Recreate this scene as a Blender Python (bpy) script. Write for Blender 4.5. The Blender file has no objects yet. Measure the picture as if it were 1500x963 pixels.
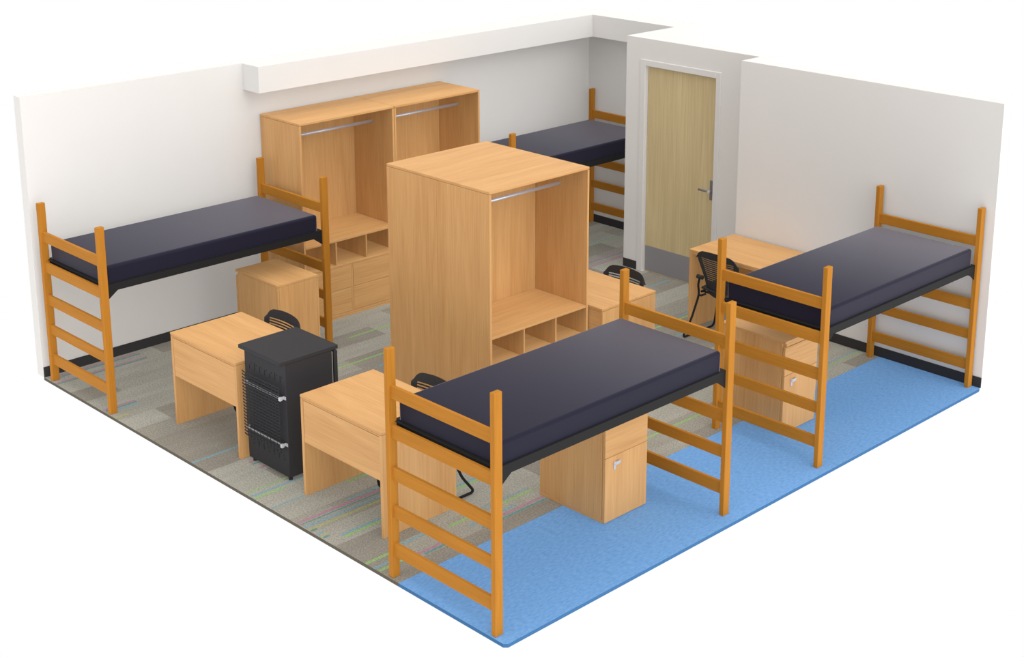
import bpy, bmesh, math, random
from mathutils import Vector, Matrix

random.seed(7)
sc = bpy.context.scene
COL = sc.collection

# ------------------------------------------------------------------ helpers
def link(o, parent=None):
    COL.objects.link(o)
    if parent is not None:
        o.parent = parent
    return o

class MB:
    """collects boxes, prisms and tubes, then links them as one mesh object"""
    def __init__(self):
        self.bm = bmesh.new()

    def box(self, x0, x1, y0, y1, z0, z1, bev=0.0, seg=1, mat=0):
        r = bmesh.ops.create_cube(self.bm, size=1.0)
        vs = r['verts']
        for v in vs:
            v.co = Vector(((x0 + x1) / 2 + v.co.x * (x1 - x0),
                           (y0 + y1) / 2 + v.co.y * (y1 - y0),
                           (z0 + z1) / 2 + v.co.z * (z1 - z0)))
        fs = set(f for v in vs for f in v.link_faces)
        for f in fs:
            f.material_index = mat
        if bev > 0:
            es = list(set(e for v in vs for e in v.link_edges))
            bmesh.ops.bevel(self.bm, geom=es, offset=bev, segments=seg, profile=0.5, affect='EDGES')
        return self

    def soft_box(self, x0, x1, y0, y1, z0, z1, r, seg):
        """box whose top and upright edges are rounded and whose underside stays sharp"""
        vs = bmesh.ops.create_cube(self.bm, size=1.0)['verts']
        for v in vs:
            v.co = Vector(((x0 + x1) / 2 + v.co.x * (x1 - x0), (y0 + y1) / 2 + v.co.y * (y1 - y0),
                           (z0 + z1) / 2 + v.co.z * (z1 - z0)))
        zm = (z0 + z1) / 2
        es = [e for e in self.bm.edges if not all(v.co.z < zm for v in e.verts)]
        bmesh.ops.bevel(self.bm, geom=es, offset=r, segments=seg, profile=0.5, affect='EDGES')
        return self

    def prism(self, pts, axis, a, b):
        """polygon pts in the two axes other than `axis`, extruded from a to b"""
        def mk(p, t):
            if axis == 'x': return Vector((t, p[0], p[1]))
            if axis == 'y': return Vector((p[0], t, p[1]))
            return Vector((p[0], p[1], t))
        va = [self.bm.verts.new(mk(p, a)) for p in pts]
        vb = [self.bm.verts.new(mk(p, b)) for p in pts]
        n = len(pts)
        self.bm.faces.new(va)
        self.bm.faces.new(vb[::-1])
        for i in range(n):
            self.bm.faces.new((va[i], vb[i], vb[(i + 1) % n], va[(i + 1) % n]))
        bmesh.ops.recalc_face_normals(self.bm, faces=self.bm.faces[:])
        return self

    def tube(self, path, r, n=10, cap=True):
        path = [Vector(p) for p in path]
        rings = []
        prev_n = None
        for i, p in enumerate(path):
            if i == 0: d = path[1] - path[0]
            elif i == len(path) - 1: d = path[-1] - path[-2]
            else: d = (path[i + 1] - p).normalized() + (p - path[i - 1]).normalized()
            d.normalize()
            if prev_n is None:
                ref = Vector((0, 0, 1)) if abs(d.z) < 0.9 else Vector((1, 0, 0))
                nn = d.cross(ref).normalized()
            else:
                nn = (prev_n - d * prev_n.dot(d)).normalized()
            prev_n = nn
            bb = d.cross(nn)
            ring = []
            for k in range(n):
                a = 2 * math.pi * k / n
                ring.append(self.bm.verts.new(p + (nn * math.cos(a) + bb * math.sin(a)) * r))
            rings.append(ring)
        for i in range(len(rings) - 1):
            for k in range(n):
                f = self.bm.faces.new((rings[i][k], rings[i][(k + 1) % n], rings[i + 1][(k + 1) % n], rings[i + 1][k]))
                f.smooth = True
        if cap:
            self.bm.faces.new(rings[0][::-1])
            self.bm.faces.new(rings[-1])
        return self

    def build(self, name, mat, parent=None, loc=(0, 0, 0), smooth=False):
        me = bpy.data.meshes.new(name)
        bmesh.ops.recalc_face_normals(self.bm, faces=self.bm.faces[:])
        self.bm.to_mesh(me)
        self.bm.free()
        for m in (mat if isinstance(mat, (list, tuple)) else [mat]):
            me.materials.append(m)
        if smooth:
            for p in me.polygons: p.use_smooth = True
        o = bpy.data.objects.new(name, me)
        o.location = loc
        return link(o, parent)

def fillet(path, r, n=6):
    """round the inner corners of a polyline"""
    P = [Vector(p) for p in path]
    out = [P[0]]
    for i in range(1, len(P) - 1):
        a, b, c = P[i - 1], P[i], P[i + 1]
        d1, d2 = (a - b), (c - b)
        rr = min(r, d1.length * .49, d2.length * .49)
        s, e = b + d1.normalized() * rr, b + d2.normalized() * rr
        for k in range(n + 1):
            t = k / n
            out.append((1 - t) ** 2 * s + 2 * t * (1 - t) * b + t * t * e)
    out.append(P[-1])
    return out

def thing(name, label, cat, loc=(0, 0, 0), rotz=0.0, group=None):
    o = bpy.data.objects.new(name, None)
    o.empty_display_size = 0.1
    o.location = loc
    o.rotation_euler = (0, 0, rotz)
    o['label'] = label
    o['category'] = cat
    if group: o['group'] = group
    return link(o)

def tag(o, label, cat, group=None):
    o['label'] = label
    o['category'] = cat
    if group: o['group'] = group
    return o

def struct(o):
    o['kind'] = 'structure'
    return o

def copy_tree(o, parent=None):
    c = o.copy()
    COL.objects.link(c)
    if parent is not None:
        c.parent = parent
    for ch in list(o.children):
        copy_tree(ch, c)
    return c

def dup(root, label, loc, rotz=0.0):
    c = copy_tree(root)
    c['label'] = label
    c.location = loc
    c.rotation_euler = (0, 0, rotz)
    return c

# ------------------------------------------------------------------ materials
def lin(r, g, b):
    f = lambda c: (c / 255 / 12.92) if c / 255 <= 0.04045 else ((c / 255 + 0.055) / 1.055) ** 2.4
    return (f(r), f(g), f(b), 1.0)

def new_mat(name):
    m = bpy.data.materials.new(name)
    m.use_nodes = True
    nt = m.node_tree
    return m, nt, nt.nodes, nt.links, nt.nodes['Principled BSDF']

def plain(name, col, rough=0.5, metal=0.0, spec=0.5, speck=0.0, scale=300.0):
    m, nt, N, L, P = new_mat(name)
    P.inputs['Roughness'].default_value = rough
    P.inputs['Metallic'].default_value = metal
    P.inputs['Specular IOR Level'].default_value = spec
    tc = N.new('ShaderNodeTexCoord')
    no = N.new('ShaderNodeTexNoise')
    no.inputs['Scale'].default_value = scale
    no.inputs['Detail'].default_value = 3
    L.new(tc.outputs['Object'], no.inputs['Vector'])
    mx = N.new('ShaderNodeMix'); mx.data_type = 'RGBA'
    a = [c * (1 - speck) for c in col[:3]] + [1]
    b = [min(1, c * (1 + speck)) for c in col[:3]] + [1]
    mx.inputs['A'].default_value = a
    mx.inputs['B'].default_value = b
    L.new(no.outputs['Fac'], mx.inputs['Factor'])
    L.new(mx.outputs['Result'], P.inputs['Base Color'])
    return m

def wood(name, axis, light, dark, rough=0.5, spec=0.28, fine=95.0, coarse=9.0, contrast=1.0):
    m, nt, N, L, P = new_mat(name)
    P.inputs['Roughness'].default_value = rough
    P.inputs['Specular IOR Level'].default_value = spec
    tc = N.new('ShaderNodeTexCoord')
    oi = N.new('ShaderNodeObjectInfo')
    off = N.new('ShaderNodeVectorMath'); off.operation = 'SCALE'
    cv = N.new('ShaderNodeCombineXYZ')
    for k in ('X', 'Y', 'Z'):
        L.new(oi.outputs['Random'], cv.inputs[k])
    L.new(cv.outputs[0], off.inputs[0]); off.inputs['Scale'].default_value = 7.0
    ad = N.new('ShaderNodeVectorMath'); ad.operation = 'ADD'
    L.new(tc.outputs['Object'], ad.inputs[0]); L.new(off.outputs[0], ad.inputs[1])
    i = 'xyz'.index(axis)
    def stretched(sc_, along):
        mp = N.new('ShaderNodeMapping')
        s = [sc_] * 3; s[i] = along
        mp.inputs['Scale'].default_value = s
        L.new(ad.outputs[0], mp.inputs['Vector'])
        return mp
    n1 = N.new('ShaderNodeTexNoise'); n1.inputs['Scale'].default_value = 1.0
    n1.inputs['Detail'].default_value = 5; n1.inputs['Distortion'].default_value = 0.8
    L.new(stretched(coarse, coarse * 0.09).outputs[0], n1.inputs['Vector'])
    n2 = N.new('ShaderNodeTexNoise'); n2.inputs['Scale'].default_value = 1.0
    n2.inputs['Detail'].default_value = 4
    L.new(stretched(fine, fine * 0.03).outputs[0], n2.inputs['Vector'])
    mm = N.new('ShaderNodeMix'); mm.inputs['Factor'].default_value = 0.5
    L.new(n1.outputs['Fac'], mm.inputs['A']); L.new(n2.outputs['Fac'], mm.inputs['B'])
    rp = N.new('ShaderNodeValToRGB')
    lo, hi = 0.5 - 0.17 / contrast, 0.5 + 0.17 / contrast
    rp.color_ramp.elements[0].position = max(0, lo); rp.color_ramp.elements[0].color = dark
    rp.color_ramp.elements[1].position = min(1, hi); rp.color_ramp.elements[1].color = light
    L.new(mm.outputs['Result'], rp.inputs['Fac'])
    L.new(rp.outputs['Color'], P.inputs['Base Color'])
    return m

BL, BD = (0.79, 0.450, 0.182, 1), (0.64, 0.325, 0.116, 1)
BEECH = {a: wood('beech_laminate_' + a, a, BL, BD) for a in 'xyz'}
OL, OD = (0.56, 0.228, 0.027, 1), (0.465, 0.180, 0.017, 1)
OAK = {a: wood('orange_oak_' + a, a, OL, OD, rough=0.65, spec=0.15, fine=160, coarse=16) for a in 'xyz'}
DOORWOOD = wood('pale_door_veneer', 'z', lin(222, 202, 156), lin(200, 179, 134), rough=0.55, spec=0.3, fine=60, coarse=6)
MATTRESS = plain('navy_vinyl', (0.0145, 0.0135, 0.029, 1), rough=0.5, spec=0.10, speck=0.06, scale=60)
_p = MATTRESS.node_tree.nodes['Principled BSDF']
_p.inputs['Sheen Weight'].default_value = 0.60
_p.inputs['Sheen Roughness'].default_value = 0.35
_p.inputs['Sheen Tint'].default_value = (0.90, 0.88, 1.0, 1)
STEEL = plain('charcoal_steel', (0.017, 0.017, 0.018, 1), rough=0.55, spec=0.15, speck=0.05)
PLASTIC = plain('black_polymer', (0.032, 0.031, 0.034, 1), rough=0.5, spec=0.25, speck=0.05)
FRIDGE = plain('black_enamel', (0.036, 0.0345, 0.038, 1), rough=0.55, spec=0.2, speck=0.04)
FRIDGE_DARK = plain('black_gasket', (0.008, 0.008, 0.008, 1), rough=0.7, spec=0.2)
CREAM = plain('pale_liner', lin(170, 165, 150), rough=0.6)
CHROME = plain('brushed_chrome', (0.72, 0.72, 0.78, 1), rough=0.35, metal=0.55, speck=0.06, scale=80)
SILVER = plain('satin_silver', lin(205, 205, 208), rough=0.4, metal=0.2)
HARDWARE = plain('door_hardware_grey', lin(128, 126, 132), rough=0.45, metal=0.35)
KICK = plain('kick_plate_grey', lin(148, 145, 150), rough=0.5, metal=0.1, speck=0.03, scale=20)
WALL = plain('wall_paint', (0.83, 0.805, 0.775, 1), rough=0.85, spec=0.2, speck=0.012, scale=4)
FRAME = plain('door_frame_paint', (0.80, 0.775, 0.75, 1), rough=0.7, spec=0.3, speck=0.01, scale=10)
BASE = plain('black_vinyl_base', (0.034, 0.032, 0.034, 1), rough=0.6, spec=0.3, speck=0.05)

def carpet(name, kind, tint=None, amount=0.0):
    m, nt, N, L, P = new_mat(name)
    P.inputs['Roughness'].default_value = 0.95
    P.inputs['Specular IOR Level'].default_value = 0.1
    tc = N.new('ShaderNodeTexCoord')
    def noise(scale_vec, detail=3):
        mp = N.new('ShaderNodeMapping'); mp.inputs['Scale'].default_value = scale_vec
        L.new(tc.outputs['Object'], mp.inputs['Vector'])
        n = N.new('ShaderNodeTexNoise'); n.inputs['Scale'].default_value = 1
        n.inputs['Detail'].default_value = detail
        L.new(mp.outputs[0], n.inputs['Vector'])
        return n
    def ramp(src, c0, c1, p0=.3, p1=.7):
        r = N.new('ShaderNodeValToRGB')
        r.color_ramp.elements[0].position = p0; r.color_ramp.elements[0].color = c0
        r.color_ramp.elements[1].position = p1; r.color_ramp.elements[1].color = c1
        L.new(src, r.inputs['Fac'])
        return r.outputs['Color']
    if kind == 'blue':
        c = ramp(noise((70, 26, 70), 5).outputs['Fac'], (0.150, 0.340, 0.67, 1), (0.215, 0.440, 0.80, 1))
        sp = ramp(noise((240, 240, 240)).outputs['Fac'], (.86, .86, .86, 1), (1.1, 1.1, 1.1, 1))
    else:
        # planks 0.25 m wide run along y; each gets its own tone
        sx = N.new('ShaderNodeSeparateXYZ'); L.new(tc.outputs['Object'], sx.inputs[0])
        def math_(op, a, b=None):
            n = N.new('ShaderNodeMath'); n.operation = op
            for k, v in enumerate((a, b)):
                if v is None: continue
                if isinstance(v, (int, float)): n.inputs[k].default_value = v
                else: L.new(v, n.inputs[k])
            return n.outputs[0]
        row = math_('FLOOR', math_('DIVIDE', math_('ADD', sx.outputs['X'], 0.05), 0.25))
        sh = math_('MULTIPLY', math_('MODULO', row, 3.0), 0.34)
        colm = math_('FLOOR', math_('ADD', math_('DIVIDE', sx.outputs['Y'], 1.0), sh))
        cb = N.new('ShaderNodeCombineXYZ'); L.new(row, cb.inputs['X']); L.new(colm, cb.inputs['Y'])
        wn = N.new('ShaderNodeTexWhiteNoise'); wn.noise_dimensions = '2D'
        L.new(cb.outputs[0], wn.inputs['Vector'])
        c = ramp(wn.outputs['Value'], (0.292, 0.268, 0.224, 1), (0.392, 0.378, 0.322, 1), 0.35, 0.65)
        sp = ramp(noise((85, 85, 85), 5).outputs['Fac'], (.72, .72, .72, 1), (1.27, 1.27, 1.27, 1))
        bl = ramp(noise((9, 2.2, 9), 3).outputs['Fac'], (.93, .93, .93, 1), (1.07, 1.07, 1.07, 1))
        mu0 = N.new('ShaderNodeMix'); mu0.data_type = 'RGBA'; mu0.blend_type = 'MULTIPLY'
        mu0.inputs['Factor'].default_value = 1; L.new(c, mu0.inputs['A']); L.new(bl, mu0.inputs['B'])
        c = mu0.outputs['Result']
    if tint is not None:
        t = N.new('ShaderNodeMix'); t.data_type = 'RGBA'
        t.inputs['Factor'].default_value = amount
        L.new(c, t.inputs['A']); t.inputs['B'].default_value = tint
        c = t.outputs['Result']
    mu = N.new('ShaderNodeMix'); mu.data_type = 'RGBA'; mu.blend_type = 'MULTIPLY'
    mu.inputs['Factor'].default_value = 1
    L.new(c, mu.inputs['A']); L.new(sp, mu.inputs['B'])
    L.new(mu.outputs['Result'], P.inputs['Base Color'])
    return m

GREY = carpet('grey_plank_carpet', 'grey')
STRIPE = {
    'G': carpet('carpet_green_yarn', 'grey', (0.30, 0.50, 0.17, 1), 0.75),
    'C': carpet('carpet_cyan_yarn', 'grey', (0.20, 0.38, 0.44, 1), 0.72),
    'P': carpet('carpet_pink_yarn', 'grey', (0.44, 0.22, 0.30, 1), 0.75),
    'T': carpet('carpet_teal_yarn', 'grey', (0.11, 0.29, 0.28, 1), 0.80),
    'Y': carpet('carpet_olive_yarn', 'grey', (0.40, 0.42, 0.16, 1), 0.65),
}
BLUE = carpet('blue_carpet', 'blue')
EDGE = plain('grey_carpet_shaded_edge', (0.135, 0.118, 0.092, 1), rough=0.95, spec=0.1, speck=0.15, scale=120)  # same carpet, with the shade of the slab's sides painted into its colour
BLUE_SHADED_EDGE = plain('blue_carpet_shaded_edge', (0.060, 0.175, 0.370, 1), rough=0.95, spec=0.1, speck=0.15, scale=120)  # deeper blue paints shade onto the strip's side faces

# ------------------------------------------------------------------ the room
W, L_, L2, L3, H, T = 5.553, 5.345, 6.540, 5.614, 2.369, 0.1045
X1, X2 = 1.3825, 2.9966
BLUE_X = 4.590
BB_H, BB_T = 0.088, 0.008

fl = MB()
fl.prism([(0, 0), (BLUE_X, 0), (BLUE_X, L_), (X2, L_), (X2, L3), (2.508, L3), (2.508, L3 + T), (1.634, L3 + T), (1.634, L3), (X1, L3), (X1, L2), (0, L2)], 'z', -0.024, 0.0)
order = 'GCPTY'
STR = [
 ('P', .057, .04, .82), ('P', .190, 0, .85), ('T', .088, .04, .84), ('T', .214, 0, .83), ('P', .947, .01, .30), ('T', .978, .02, .29),
 ('C', 1.016, .03, .29), ('Y', 1.146, 0, .13), ('C', 2.245, 0, 1.9), ('P', 2.533, .30, .75), ('P', 2.658, .30, .8), ('T', 2.571, .30, .75),
 ('Gs', 2.920, .01, .5), ('G', 3.029, .01, .26), ('G', 3.888, .12, .64), ('G', 4.265, 0, .30), ('G', 4.392, .01, .30), ('G', 3.274, .62, 1.1),
 ('C', 2.989, .01, .9), ('Cs', 3.229, 0, .5), ('C', 3.607, .01, .66), ('C', 3.859, .12, .60), ('C', 4.348, 0, .25), ('C', 3.488, .45, .73),
 ('C', 3.743, .01, .06), ('P', 3.528, .01, .71), ('Ts', 3.561, .01, .69), ('T', 3.677, .01, .06), ('T', 3.807, .01, .06), ('Y', 3.657, .01, .62),
 ('Y', 3.780, .01, .07), ('C', 3.863, 1.05, 1.6), ('Cs', 4.230, 1.0, 1.47), ('C', 4.356, .80, 1.23), ('G', 3.896, 1.05, 1.6), ('G', 4.276, 1.10, 1.47),
 ('G', 4.267, .70, 1.02), ('P', 4.401, .90, 1.60), ('T', 4.436, .85, 1.60), ('C', 4.23, .30, .60), ('P', 4.40, .30, .55), ('T', 4.43, .35, .55),
 ('G', 1.050, 2.36, 3.2), ('G', 1.547, 1.7, 2.6), ('C', 1.748, 2.13, 2.6), ('P', 1.062, 5.30, 6.2), ('P', 1.184, 5.2, 6.1), ('Ts', 1.090, 5.30, 6.2),
 ('C', 2.011, 5.30, 5.60), ('G', 2.790, 4.40, 5.0), ('Cs', 2.74, 4.5, 5.1), ('Cs', .656, 5.7, 6.50), ('Gs', .689, 5.7, 6.50), ('G', 4.278, 2.6, 3.5),
 ('Cs', 4.367, 4.5, 5.33), ('Gs', 4.406, 4.5, 5.33), ('C', 3.05, 4.3, 4.65), ('P', 3.3, 2.0, 2.5), ('C', 3.9, 4.0, 4.5),
]
for c, x, y0, y1 in STR:
    w = {'G': .027, 'C': .026, 'P': .028, 'T': .021, 'Y': .027}[c[0]] * (0.6 if len(c) > 1 else 1)
    fl.box(x - w / 2, x + w / 2, y0, y1, 0.0001, 0.0006, mat=1 + order.index(c[0]))
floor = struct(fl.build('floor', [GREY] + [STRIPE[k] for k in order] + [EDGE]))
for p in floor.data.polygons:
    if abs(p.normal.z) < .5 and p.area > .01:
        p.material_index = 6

rug = MB()
e = .002
rug.prism([(BLUE_X + .0005, 0), (W - .02, 0), (W, .02), (W, L_ - .03), (W - .01, L_ - .002), (BLUE_X + .0005, L_ - .002)], 'z', -0.024, 0.0)
rug_o = rug.build('carpet_strip', [BLUE, BLUE_SHADED_EDGE])
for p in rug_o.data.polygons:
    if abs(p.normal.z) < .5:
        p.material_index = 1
tag(rug_o, 'bright blue carpet strip along the open right edge of the floor', 'carpet')

def wall(name, x0, x1, y0, y1, z1=H):
    return struct(MB().box(x0, x1, y0, y1, 0, z1).build(name, WALL))
wall('wall_left', -T, 0, 0, L2 + T)
wall('wall_back', 0, X1 + T, L2, L2 + T)
wall('wall_alcove', X1, X1 + T, L3, L2)
# the door wall is built around its opening
DX0, DX1, DZ = 1.634, 2.508, 2.101
dw = MB()
dw.box(X1 + T, DX0 - .03, L3, L3 + T, 0, H)
dw.box(DX1 + .03, X2 + T, L3, L3 + T, 0, H)
dw.box(DX0 - .03, DX1 + .03, L3, L3 + T, DZ + .03, H)
struct(dw.build('wall_door', WALL))
wall('wall_jog', X2, X2 + T, L_, L3)
wall('wall_right', X2 + T, W, L_, L_ + T)
# boxed soffit round two sides of the room
SD, SY, SH, LS = .2477, 2.0767, .2348, 6.3293
sf = MB()
sf.prism([(.0005, SY), (SD, SY), (SD, LS), (X1 - .0005, LS), (X1 - .0005, L2 - .0005), (.0005, L2 - .0005)], 'z', H - SH, H)
struct(sf.build('trim_1', WALL))

def bboard(name, x0, x1, y0, y1):
    return struct(MB().box(x0, x1, y0, y1, 0.0, BB_H, bev=.002).build(name, BASE))
bboard('baseboard_left', 0, BB_T, 0, L2)
bboard('baseboard_back', BB_T, X1, L2 - BB_T, L2)
bboard('baseboard_door', X1, 1.559, L3 - BB_T, L3)
bboard('baseboard_jog', 2.575, X2, L3 - BB_T, L3)
bboard('baseboard_right', X2, W, L_ - BB_T, L_)

# door_1: frame, leaf, kick plate, lever handle
door = link(bpy.data.objects.new('door_1', None)); door.location = (DX0, L3, 0)
struct(door)
dwid = DX1 - DX0
fr = MB()
FO = .066
for a, b in ((-FO, 0), (dwid, dwid + FO - .010)):
    fr.box(a, b, -.010, .060, 0, DZ + .060, bev=.003)
fr.box(0, dwid, -.010, .060, DZ, DZ + .060, bev=.003)
fr.box(0, .018, .075, .10, 0, DZ); fr.box(dwid - .018, dwid, .075, .10, 0, DZ)
fr.build('door_frame', FRAME, door)
MB().box(.004, dwid - .004,   .034, .074, .002, DZ - .004, bev=.002).build('door_leaf', DOORWOOD, door)
MB().box(.010, dwid - .010, .031, .0335, .012, .272, bev=.001).build('kick_plate', KICK, door)
hp = MB().box(dwid - .062, dwid - .006, .024, .0335, .905, 1.100, bev=.003).build('handle_plate', HARDWARE, door)
lv = MB()
lv.tube([(dwid - .032, .024, 1.000), (dwid - .032, -.022, 1.000)], .013, 14)
lv.tube(fillet([(dwid - .032, -.020, 1.000), (dwid - .060, -.024, 1.000), (dwid - .160, -.022, 1.000)], .02), .010, 12)
lv.build('door_lever', HARDWARE, hp)
lk = MB().tube([(dwid - .032, -.036, 1.000), (dwid - .032, -.021, 1.000)], .014, 14)
lk.build('lever_hub', SILVER, hp)

# ------------------------------------------------------------------ loft beds
PW, PL, BW, BLN, PH = .0387, .0617, .934, 2.100, 1.520
RAIL = [(1.200, 1.284), (.940, 1.0275), (.663, .7506), (.411, .492), (.146, .235)]

def make_bed():
    root = thing('loft_bed', '', 'bed', group='wooden loft beds with metal frames')
    for x in (0, BW):
        for y in (0, BLN):
            MB().box(x, x + PW, y, y + PL, 0, PH, bev=.003).build('post', OAK['z'], root)
    for y in (0, BLN):
        for z0, z1 in RAIL:
            MB().box(PW - .003, BW + .003, y + .0185, y + .0185 + .024, z0, z1, bev=.003, seg=2).build('rail', OAK['x'], root)
    # steel mattress frame: side channels, end angles, wire deck
    for x, s in ((.0195, 1), (BW + PW / 2 - .002, -1)):
        m = MB()
        x2 = x + s * .004
        m.box(min(x, x2), max(x, x2), PL + .0005, BLN - .0005, .990, 1.051, bev=.0008)
        x3 = x + s * .035
        m.box(min(x, x3), max(x, x3), PL + .0005, BLN - .0005, .990, .994)
        m.box(min(x, x3), max(x, x3), PL + .0005, BLN - .0005, 1.047, 1.051)
        m.build('side_channel', STEEL, root)
    for y in (.046, BLN + PL - .046 - .044):
        m = MB()
        m.box(PW + .001, BW - .001, y, y + .044, 1.041, 1.046, bev=.0008)
        yy = y + .040 if y < 1 else y
        m.box(PW + .001, BW - .001, yy, yy + .004, .992, 1.041)
        m.build('end_angle', STEEL, root)
    d = MB()
    for k in range(13):
        y = .20 + k * .145
        d.box(.024, BW + .012, y, y + .014, 1.030, 1.036)
    for k in range(6):
        x = .12 + k * .145
        d.box(x, x + .010, .086, BLN - .03, 1.036, 1.041)
    d.build('deck', STEEL, root)
    for x in (.0195, BW + PW / 2 - .006):
        for y, s in ((PL + .0005, 1), (BLN - .0005, -1)):
            m = MB()
            m.prism([(y, .925), (y, .992), (y + s * .092, .992)], 'x', x, x + .004)
            m.build('gusset', STEEL, root)
    return root

SHEEN_TILT = .22
def make_mattress():
    m = MB()
    m.soft_box(.043, .936, .070, 2.070, 1.0525, 1.192, .024, 5)
    o = m.build('mattress', MATTRESS, smooth=True)
    me = o.data
    for p in me.polygons:
        p.use_smooth = True
    # top is flat; tilted shading normals put a paler sheen on its far end
    nor = [Vector(c.vector) for c in me.corner_normals]
    for p in me.polygons:
        if p.area < .02:
            continue
        for li in p.loop_indices:
            v = me.vertices[me.loops[li].vertex_index].co
            nor[li] = p.normal.copy()
            if p.area > .5 and p.normal.z > .9:
                nor[li] = Vector((0, SHEEN_TILT * (v.y - 1.07), 1)).normalized()
    me.normals_split_custom_set(nor)
    tag(o, '', 'mattress', 'navy mattresses on the loft beds')
    return o

BEDS = [
 ((.137 - PW, .010), 'wooden loft bed by the left wall, at the left edge of the carpet', 'navy mattress on the loft bed by the left wall'),
 ((4.5241 - PW, .011), 'front wooden loft bed at the carpet corner, its right posts on blue carpet', 'navy mattress on the front loft bed at the carpet corner'),
 ((4.5452 - PW, 3.166), 'wooden loft bed against the right wall with a pedestal under its near end', 'navy mattress on the loft bed against the right wall'),
 ((.1055 - PW, 4.372), 'wooden loft bed in the far alcove, partly hidden by wardrobes and door wall', 'navy mattress on the loft bed in the far alcove'),
]
bed0, mat0 = make_bed(), make_mattress()
for i, ((x, y), lb, lm) in enumerate(BEDS):
    b = bed0 if i == 0 else copy_tree(bed0)
    m = mat0 if i == 0 else copy_tree(mat0)
    b['label'], m['label'] = lb, lm
    b.location = (x, y, 0)
    m.location = (x, y, 0)

# ------------------------------------------------------------------ wardrobes
WW, WD, WH, PT = 1.063, .590, 1.891, .020

def make_wardrobe():
    r = thing('wardrobe', '', 'wardrobe', group='open beech wardrobes')
    for y in (0, WW - PT):
        MB().box(0, WD, y, y + PT, 0, WH - .0240, bev=.001).build('side_panel', BEECH['z'], r)
    MB().box(0, WD, 0, WW, WH - .020, WH, bev=.0015).build('top_panel', BEECH['y'], r)
    yi0, yi1 = PT + .0015, WW - PT - .0015
    MB().box(.001, .012, yi0, yi1, .02, WH - .022).build('back_panel', BEECH['z'], r)
    MB().box(.014, WD - .002, yi0, yi1, .735, .755, bev=.0015).build('shelf', BEECH['y'], r)
    MB().box(.014, WD - .002, yi0, yi1, .495, .513, bev=.001).build('cubby_floor', BEECH['y'], r)
    for k in (1, 2):
        y = PT + k * (WW - 2 * PT - .026) / 3 + (k - 1) * .013
        MB().box(.014, WD - .004, y, y + .013, .5145, .7335, bev=.001).build('divider', BEECH['z'], r)
    MB().box(.03, WD - .006, WW / 2 - .009, WW / 2 + .009, .041, .493).build('stile', BEECH['z'], r)
    for z0, z1 in ((.043, .268), (.2735, .491)):
        for y0, y1 in ((PT + .004, WW / 2 - .0115), (WW / 2 + .0115, WW - PT - .004)):
            d = MB()
            d.box(WD - .024, WD - .004, y0, y1, z0, z1, bev=.0012)
            d.box(.06, WD - .025, y0 + .008, y1 - .008, z0 + .012, z1 - .012)
            d.build('drawer', BEECH['y'], r)
    MB().box(.014, WD - .003, yi0, yi1, .0205, .0385, bev=.001).build('bottom_panel', BEECH['y'], r)
    MB().box(WD - .026, WD - .003, yi0, yi1, 0, .0165, bev=.001).build('plinth', BEECH['y'], r)
    rod = MB().tube([(.285, PT + .0005, 1.705), (.285, WW - PT - .0005, 1.705)], .0145, 20)
    rod.build('hanging_rod', CHROME, r)
    return r

w0 = make_wardrobe()
w0['label'] = 'open beech wardrobe against the left wall, the one nearer the left bed'
w0.location = (.010, 2.235, 0)
dup(w0, 'open beech wardrobe against the left wall, the one nearer the far alcove', (.010, 2.235 + WW + .005, 0))
C0 = 2.190
dup(w0, 'freestanding open beech wardrobe in mid room, its rod and cubbies facing the right side', (C0 + WD + .0015, 1.918, 0))
dup(w0, 'freestanding beech wardrobe in mid room, facing the left wall, its open front hidden', (C0 + WD - .0015, 1.918 + WW, 0), math.pi)

# ------------------------------------------------------------------ desks
DW, DD, DH = .875, .635, .752

def make_desk():
    """modesty panel at local y=0, user side at y=DD"""
    r = thing('desk', '', 'desk', group='beech student desks')
    MB().box(-.001, DW + .001, -.003, DD + .003, DH - .020, DH, bev=.003, seg=2).build('desktop', BEECH['x'], r)
    for x in (0, DW - .024):
        MB().box(x, x + .024, 0, DD, 0, DH - .0240, bev=.001).build('side_panel', BEECH['z'], r)
    MB().box(.027, DW - .027, .004, .022, .404, .7105, bev=.001).build('modesty_panel', BEECH['x'], r)
    MB().box(.027, DW - .027, .004, .022, .7160, DH - .0255, bev=.001).build('back_rail', BEECH['x'], r)
    MB().box(.0255, DW - .0255, DD - .022, DD - .002, .7135, DH - .0225, bev=.001).build('apron', BEECH['x'], r)
    return r
d0 = make_desk()
d0['label'] = 'beech desk beside the black refrigerator, on the side nearer the left bed'
d0.location = (1.570, .287, 0)
dup(d0, 'beech desk between the black refrigerator and the front loft bed', (3.222, .287, 0))
dup(d0, 'beech desk behind the freestanding wardrobes, close to their open side', (2.645, 2.992, 0))
dup(d0, 'beech desk with its back to the right wall, next to the door', (2.994 + DW, 4.695 + DD, 0), math.pi)

# ------------------------------------------------------------------ pedestals
PDW, PDD, PDH = .420, .612, .750

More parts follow.
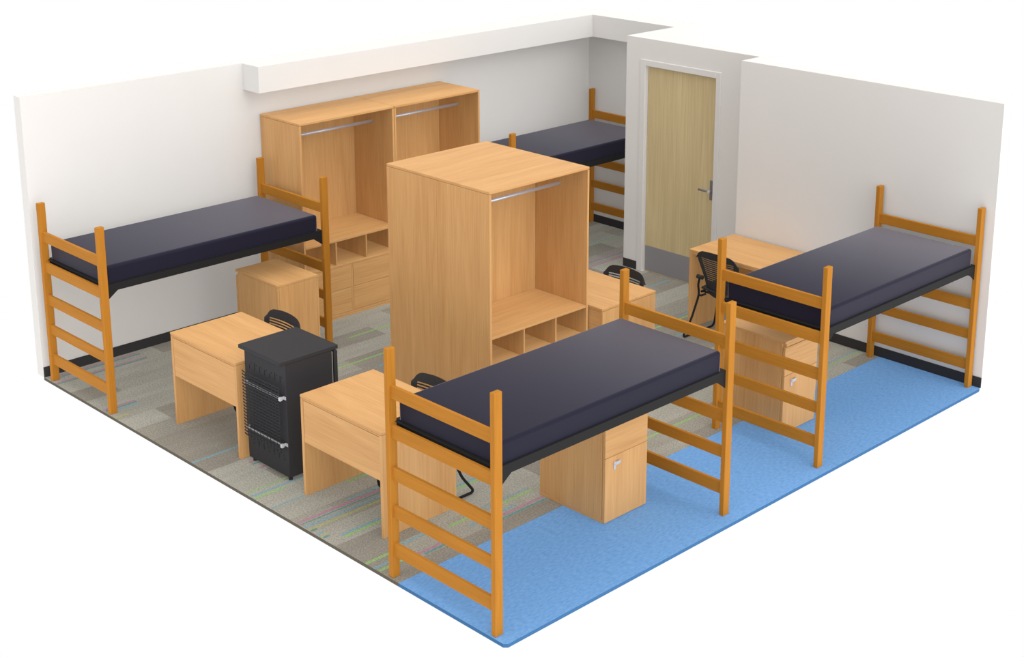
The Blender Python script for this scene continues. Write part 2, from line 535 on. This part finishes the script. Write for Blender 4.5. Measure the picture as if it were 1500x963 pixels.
def make_pedestal():
    r = thing('drawer_pedestal', '', 'pedestal', group='beech drawer pedestals')
    MB().box(0, .585, 0, PDW, 0, .018, bev=.001).build('base_plate', BEECH['x'], r)
    for y in (0, PDW - .018):
        s = MB()
        s.box(0, .562, y, y + .018, .0195, PDH - .0230, bev=.001)
        s.box(.5635, .580, y + .001, y + .017, .0195, PDH - .0230, bev=.001)
        s.build('side_panel', BEECH['z'], r)
    MB().box(0, .016, .0195, PDW - .0195, .0195, PDH - .0215).build('back_panel', BEECH['z'], r)
    MB().box(0, PDD, 0, PDW, PDH - .020, PDH, bev=.0015).build('top_panel', BEECH['x'], r)
    MB().box(.566, PDD - .003, .0195, PDW - .0195, PDH - .045, PDH - .0215, bev=.001).build('front_rail', BEECH['y'], r)
    d = MB()
    d.box(.590, PDD - .001, .001, PDW - .001, .474, PDH - .051, bev=.001)
    d.box(.05, .589, .024, PDW - .024, .50, PDH - .07)
    d.build('drawer', BEECH['y'], r)
    dr = MB().box(.590, PDD - .001, .001, PDW - .001, .006, .470, bev=.001).build('door', BEECH['z'], r)
    h = MB()
    xf = PDD - .001
    h.box(xf, xf + .008, .080, .100, .372, .430, bev=.002)
    h.box(xf + .008, xf + .014, .080, .140, .406, .430, bev=.002)
    h.box(xf, xf + .008, .134, .142, .404, .430, bev=.001)
    h.tube([(xf + .013, .092, .417), (xf + .017, .092, .417)], .008, 12)
    h.build('latch', CHROME, dr)
    return r
p0 = make_pedestal()
p0['label'] = 'beech drawer pedestal under the left bed, its plain back to the room'
p0.location = (.642 + PDD, 1.485 + PDW, 0); p0.rotation_euler = (0, 0, math.pi)
dup(p0, 'beech drawer pedestal with a silver latch under the front loft bed', (4.362, 1.457, 0))
dup(p0, 'beech drawer pedestal with a silver latch under the loft bed at the right wall', (4.344, 3.448, 0))

# ------------------------------------------------------------------ refrigerator
fr = thing('refrigerator', 'black compact refrigerator with wire coil on its back, between two desks', 'refrigerator', (2.496, .330, 0))
MB().box(0, .498, 0, .405, .030, .884, bev=.003).build('body', FRIDGE, fr)
MB().box(-.002, .504, -.048, .456, .8855, .914, bev=.003).build('top_panel', FRIDGE, fr)
MB().box(.006, .492, .4055, .413, .045, .870).build('door_gasket', [CREAM], fr)
dr = MB().box(0, .500, .421, .452, .040, .874, bev=.005, seg=2).build('door', FRIDGE, fr)
MB().box(.010, .490, .4135, .4205, .045, .870).build('door_seal', [FRIDGE_DARK], dr)
for x in (.032, .468):
    for y in (.030, .375):
        f = MB()
        f.tube([(x, y, .029), (x, y, .014)], .008, 12)
        f.tube([(x, y, .014), (x, y, .0105), (x, y, .010), (x, y, .0005)], .016, 16)
        f.build('foot', PLASTIC, fr)
coil = MB()
zr = [.712 - k * (.484 / 20) for k in range(21)]
yc = -.036
for z in zr:
    coil.tube([(.014, yc + .003, z + .0055), (.020, yc, z + .002), (.030, yc, z), (.466, yc, z)], .0044, 8)
for k in range(11):
    x = .062 + k * .0404
    coil.tube([(x, yc - .005, .718), (x, yc - .0055, .222)], .0022, 6)
coil.build('condenser_coil', FRIDGE, fr)
for z in (.634, .281):
    b = MB()
    b.box(.030, .470, yc + .007, yc + .010, z - .008, z + .008)
    b.box(.030, .034, yc + .008, -.001, z - .009, z + .009)
    b.box(.470, .474, yc + .008, -.001, z - .011, z + .011)
    b.box(.466, .488, yc - .010, yc + .011, z - .012, z + .014, bev=.002)
    b.box(.474, .497, -.004, -.001, z - .012, z + .012)
    b.build('coil_bracket', SILVER, fr)
for k in range(7):
    x = .060 + k * .062
    for q in ((x, x + .004, .735, .765 + .010 * ((k * 3) % 4)), (x + .012, x + .016, .150, .165 + .018 * ((k * 2) % 3)),
              (x + .020, x + .027, .775, .783), (x + .006, x + .012, .180, .187)):
        MB().box(q[0], q[1], -.0012, -.0004, q[2], q[3]).build('vent_slot', FRIDGE_DARK, fr)

# ------------------------------------------------------------------ chairs
def make_chair():
    """sitter faces -y, backrest near y=0"""
    r = thing('guest_chair', '', 'chair', group='black slotted guest chairs')
    # shell backrest: rows of v (height), columns of u (width), slots left open
    zb, zt = .370, .822
    bar, slot = .0100, .0105
    rows = [zb, .43, .49, .535]
    flags = [False, False, False]
    z = .535
    for k in range(11):
        rows.append(z + slot); flags.append(True)
        rows.append(z + slot + bar); flags.append(False)
        z += slot + bar
    for zz in (.780, .797, .808, .816, zt):
        rows.append(zz); flags.append(False)
    us = [-1, -.90, -.84, -.78, -.65, -.5, -.33, -.16, 0, .16, .33, .5, .65, .78, .84, .90, 1]
    def halfw(z):
        t = (z - zb) / (zt - zb)
        ks = ((.37, .160), (.48, .166), (.55, .177), (.67, .212), (.76, .233), (.83, .236))
        w = ks[-1][1]
        for (za, wa), (zc, wc) in zip(ks, ks[1:]):
            if z <= zc:
                f = max(0, (z - za) / (zc - za)); w = wa + (wc - wa) * f
                break
        return w
    def pt(u, z):
        w = halfw(z)
        x = u * w
        # rounded top corners and a gently domed top edge
        t = (z - zb) / (zt - zb)
        drop = .024 * u * u + .066 * max(0, (abs(u) - .62) / .38) ** 2.2
        zz = z - drop * max(0, (t - .80) / .20) ** 1.2
        if t < .25:
            zz += .03 * (abs(u) ** 2) * (1 - t / .25)
        y = -.110 + .110 * t ** 1.1 - .030 * u * u * (.50 + .50 * t)
        return Vector((x, y, zz))
    bm = bmesh.new()
    G = [[bm.verts.new(pt(u, z)) for u in us] for z in rows]
    for i in range(len(rows) - 1):
        for j in range(len(us) - 1):
            um = (us[j] + us[j + 1]) / 2
            if flags[i] and abs(um) < .80:
                continue
            bm.faces.new((G[i][j], G[i][j + 1], G[i + 1][j + 1], G[i + 1][j]))
    bmesh.ops.recalc_face_normals(bm, faces=bm.faces[:])
    bmesh.ops.solidify(bm, geom=bm.faces[:], thickness=.006)
    m = MB(); m.bm.free(); m.bm = bm
    m.build('backrest', PLASTIC, r)
    # seat shell
    bm = bmesh.new()
    nu, nv = 12, 12
    G = []
    for i in range(nv + 1):
        v = i / nv
        row = []
        for j in range(nu + 1):
            u = j / nu * 2 - 1
            w = .205 + .025 * math.sin(v * math.pi * .8)
            rr = 1 - .12 * max(0, (v - .8) / .2) ** 2
            x = u * w * rr
            y = -.085 - .425 * v
            z = .440 + .012 * u * u - .022 * math.sin(v * math.pi) * (1 - u * u) - .045 * max(0, (v - .78) / .22) ** 2
            row.append(bm.verts.new((x, y, z)))
        G.append(row)
    for i in range(nv):
        for j in range(nu):
            bm.faces.new((G[i][j], G[i + 1][j], G[i + 1][j + 1], G[i][j + 1]))
    bmesh.ops.recalc_face_normals(bm, faces=bm.faces[:])
    bmesh.ops.solidify(bm, geom=bm.faces[:], thickness=.014)
    m = MB(); m.bm.free(); m.bm = bm
    m.build('seat', PLASTIC, r, smooth=True)
    # sled frame: one bent tube each side, joined by two cross bars
    for s in (-1, 1):
        f = MB()
        X = .250 * s
        path = [(X * .86, -.105, .545), (X * .90, -.082, .535), (X * .94, -.072, .470), (X * .96, -.098, .370), (X, -.012, .160), (X, .106, .0105), (X, -.335, .0105), (X * .97, -.395, .360), (X * .93, -.330, .408), (X * .90, -.110, .395)]
        f.tube(fillet(path, .045, 6), .0100, 12)
        f.build('leg_frame', STEEL, r)
        k = MB()
        k.tube([(X * .78, -.085, .538), (X * 1.02, -.085, .538)], .019, 16)
        k.build('back_pivot', PLASTIC, r)
        a = MB()
        a.tube(fillet([(X * .62, -.085, .398), (X * .80, -.060, .372), (X * .93, -.080, .385)], .03), .0095, 10)
        a.build('seat_bracket', STEEL, r)
    c = MB()
    c.tube([(-.226, -.330, .408), (.226, -.330, .408)], .009, 10)
    c.tube([(-.226, -.130, .395), (.226, -.130, .395)], .009, 10)
    c.build('cross_bar', STEEL, r)
    return r
c0 = make_chair()
c0['label'] = 'black slotted chair tucked under the desk nearest the left bed'
c0.location = (1.990, 1.055, 0)
dup(c0, 'black slotted chair tucked under the desk nearest the front loft bed', (3.777, 1.045, 0))
dup(c0, 'black slotted chair tucked under the desk behind the freestanding wardrobes', (3.097, 3.750, 0))
dup(c0, 'black slotted chair with its back to us at the right wall desk by the door', (3.383, 4.566, 0), math.pi)

# ------------------------------------------------------------------ light: bright studio surroundings
wd = bpy.data.worlds.new('studio')
sc.world = wd
wd.use_nodes = True
N, K = wd.node_tree.nodes, wd.node_tree.links
bg = N['Background']
tc = N.new('ShaderNodeTexCoord')
sep = N.new('ShaderNodeSeparateXYZ'); K.new(tc.outputs['Generated'], sep.inputs[0])
def wm(op, a, b=None, c=None, clamp=False):
    n = N.new('ShaderNodeMath'); n.operation = op; n.use_clamp = clamp
    for k, v in enumerate((a, b, c)):
        if v is None: continue
        if isinstance(v, (int, float)): n.inputs[k].default_value = v
        else: K.new(v, n.inputs[k])
    return n.outputs[0]
HOR, ZEN, KX, KY = 0.62, 0.24, 0.15, 0.45
elev = wm('POWER', wm('MAXIMUM', sep.outputs['Z'], 0.0001), 0.5)
grad = wm('SUBTRACT', HOR, wm('MULTIPLY', elev, ZEN))
side = wm('ADD', 1.0, wm('ADD', wm('MULTIPLY', sep.outputs['X'], KX), wm('MULTIPLY', sep.outputs['Y'], KY)))
up = wm('MULTIPLY', grad, side)
isup = wm('GREATER_THAN', sep.outputs['Z'], 0.0)
st = wm('ADD', wm('MULTIPLY', isup, up), wm('SUBTRACT', 1.0, isup))
K.new(st, bg.inputs['Strength'])
bg.inputs['Color'].default_value = (1, 1, 1, 1)

def sun(name, direction, irradiance, angle, shadow):
    """soft fill lamp; `direction` is the way the light travels"""
    ld = bpy.data.lights.new(name, 'SUN')
    ld.energy = math.pi * irradiance
    ld.angle = math.radians(angle)
    ld.use_shadow = shadow
    o = link(bpy.data.objects.new(name, ld))
    o.location = (2.8, 2.6, 6)
    o.rotation_euler = Vector(direction).to_track_quat('-Z', 'Y').to_euler()
sun('overhead_fill', (0, 0, -1), 0.34, 60, False)
sun('overhead_soft_fill', (0, 0, -1), 0.24, 110, True)  # added shadow-casting fill from above, no ceiling lamp in the room
sun('side_fill', (-1, 0.0, -0.15), 0.30, 60, False)
sun('side_light', (-1, 0.05, -0.25), 0.12, 60, True)
sun('front_fill', (0.0, 1.0, -0.15), 0.13, 60, False)
sun('front_soft_fill', (0.05, 1.0, -0.55), 0.09, 60, True)  # added shadow-casting fill from the open front, no window there
sun('key_light', (-0.66, 0.10, -0.75), 0.12, 50, True)

# ------------------------------------------------------------------ camera
CX, CY, CZ = 11.10130922, -5.24535163, 4.83244327
yaw, pit, rol = 0.7929314363889314, -0.2580088028385823, 0.0010492689031491712
F, PX, PY = 2198.7815097416837, 781.3943778015097, 250.5616993804993
fw = Vector((-math.sin(yaw) * math.cos(pit), math.cos(yaw) * math.cos(pit), math.sin(pit)))
rt = Vector((math.cos(yaw), math.sin(yaw), 0))
up_ = rt.cross(fw)
r2 = rt * math.cos(rol) + up_ * math.sin(rol)
u2 = -rt * math.sin(rol) + up_ * math.cos(rol)
cd = bpy.data.cameras.new('camera')
co = link(bpy.data.objects.new('camera', cd))
co.matrix_world = Matrix(((r2.x, u2.x, -fw.x, CX), (r2.y, u2.y, -fw.y, CY), (r2.z, u2.z, -fw.z, CZ), (0, 0, 0, 1)))
cd.sensor_fit = 'HORIZONTAL'
cd.sensor_width = 36
cd.lens = F / 1500 * 36
cd.shift_x = (750 - PX) / 1500
cd.shift_y = (PY - 481.5) / 1500
cd.clip_end = 100
sc.camera = co

sc.view_settings.view_transform = 'Standard'
sc.view_settings.look = 'None'
sc.view_settings.gamma = 1
sc.view_settings.exposure = 0
sc.view_settings.use_curve_mapping = False
sc.cycles.use_denoising = True
sc.cycles.max_bounces = 8
sc.cycles.diffuse_bounces = 1
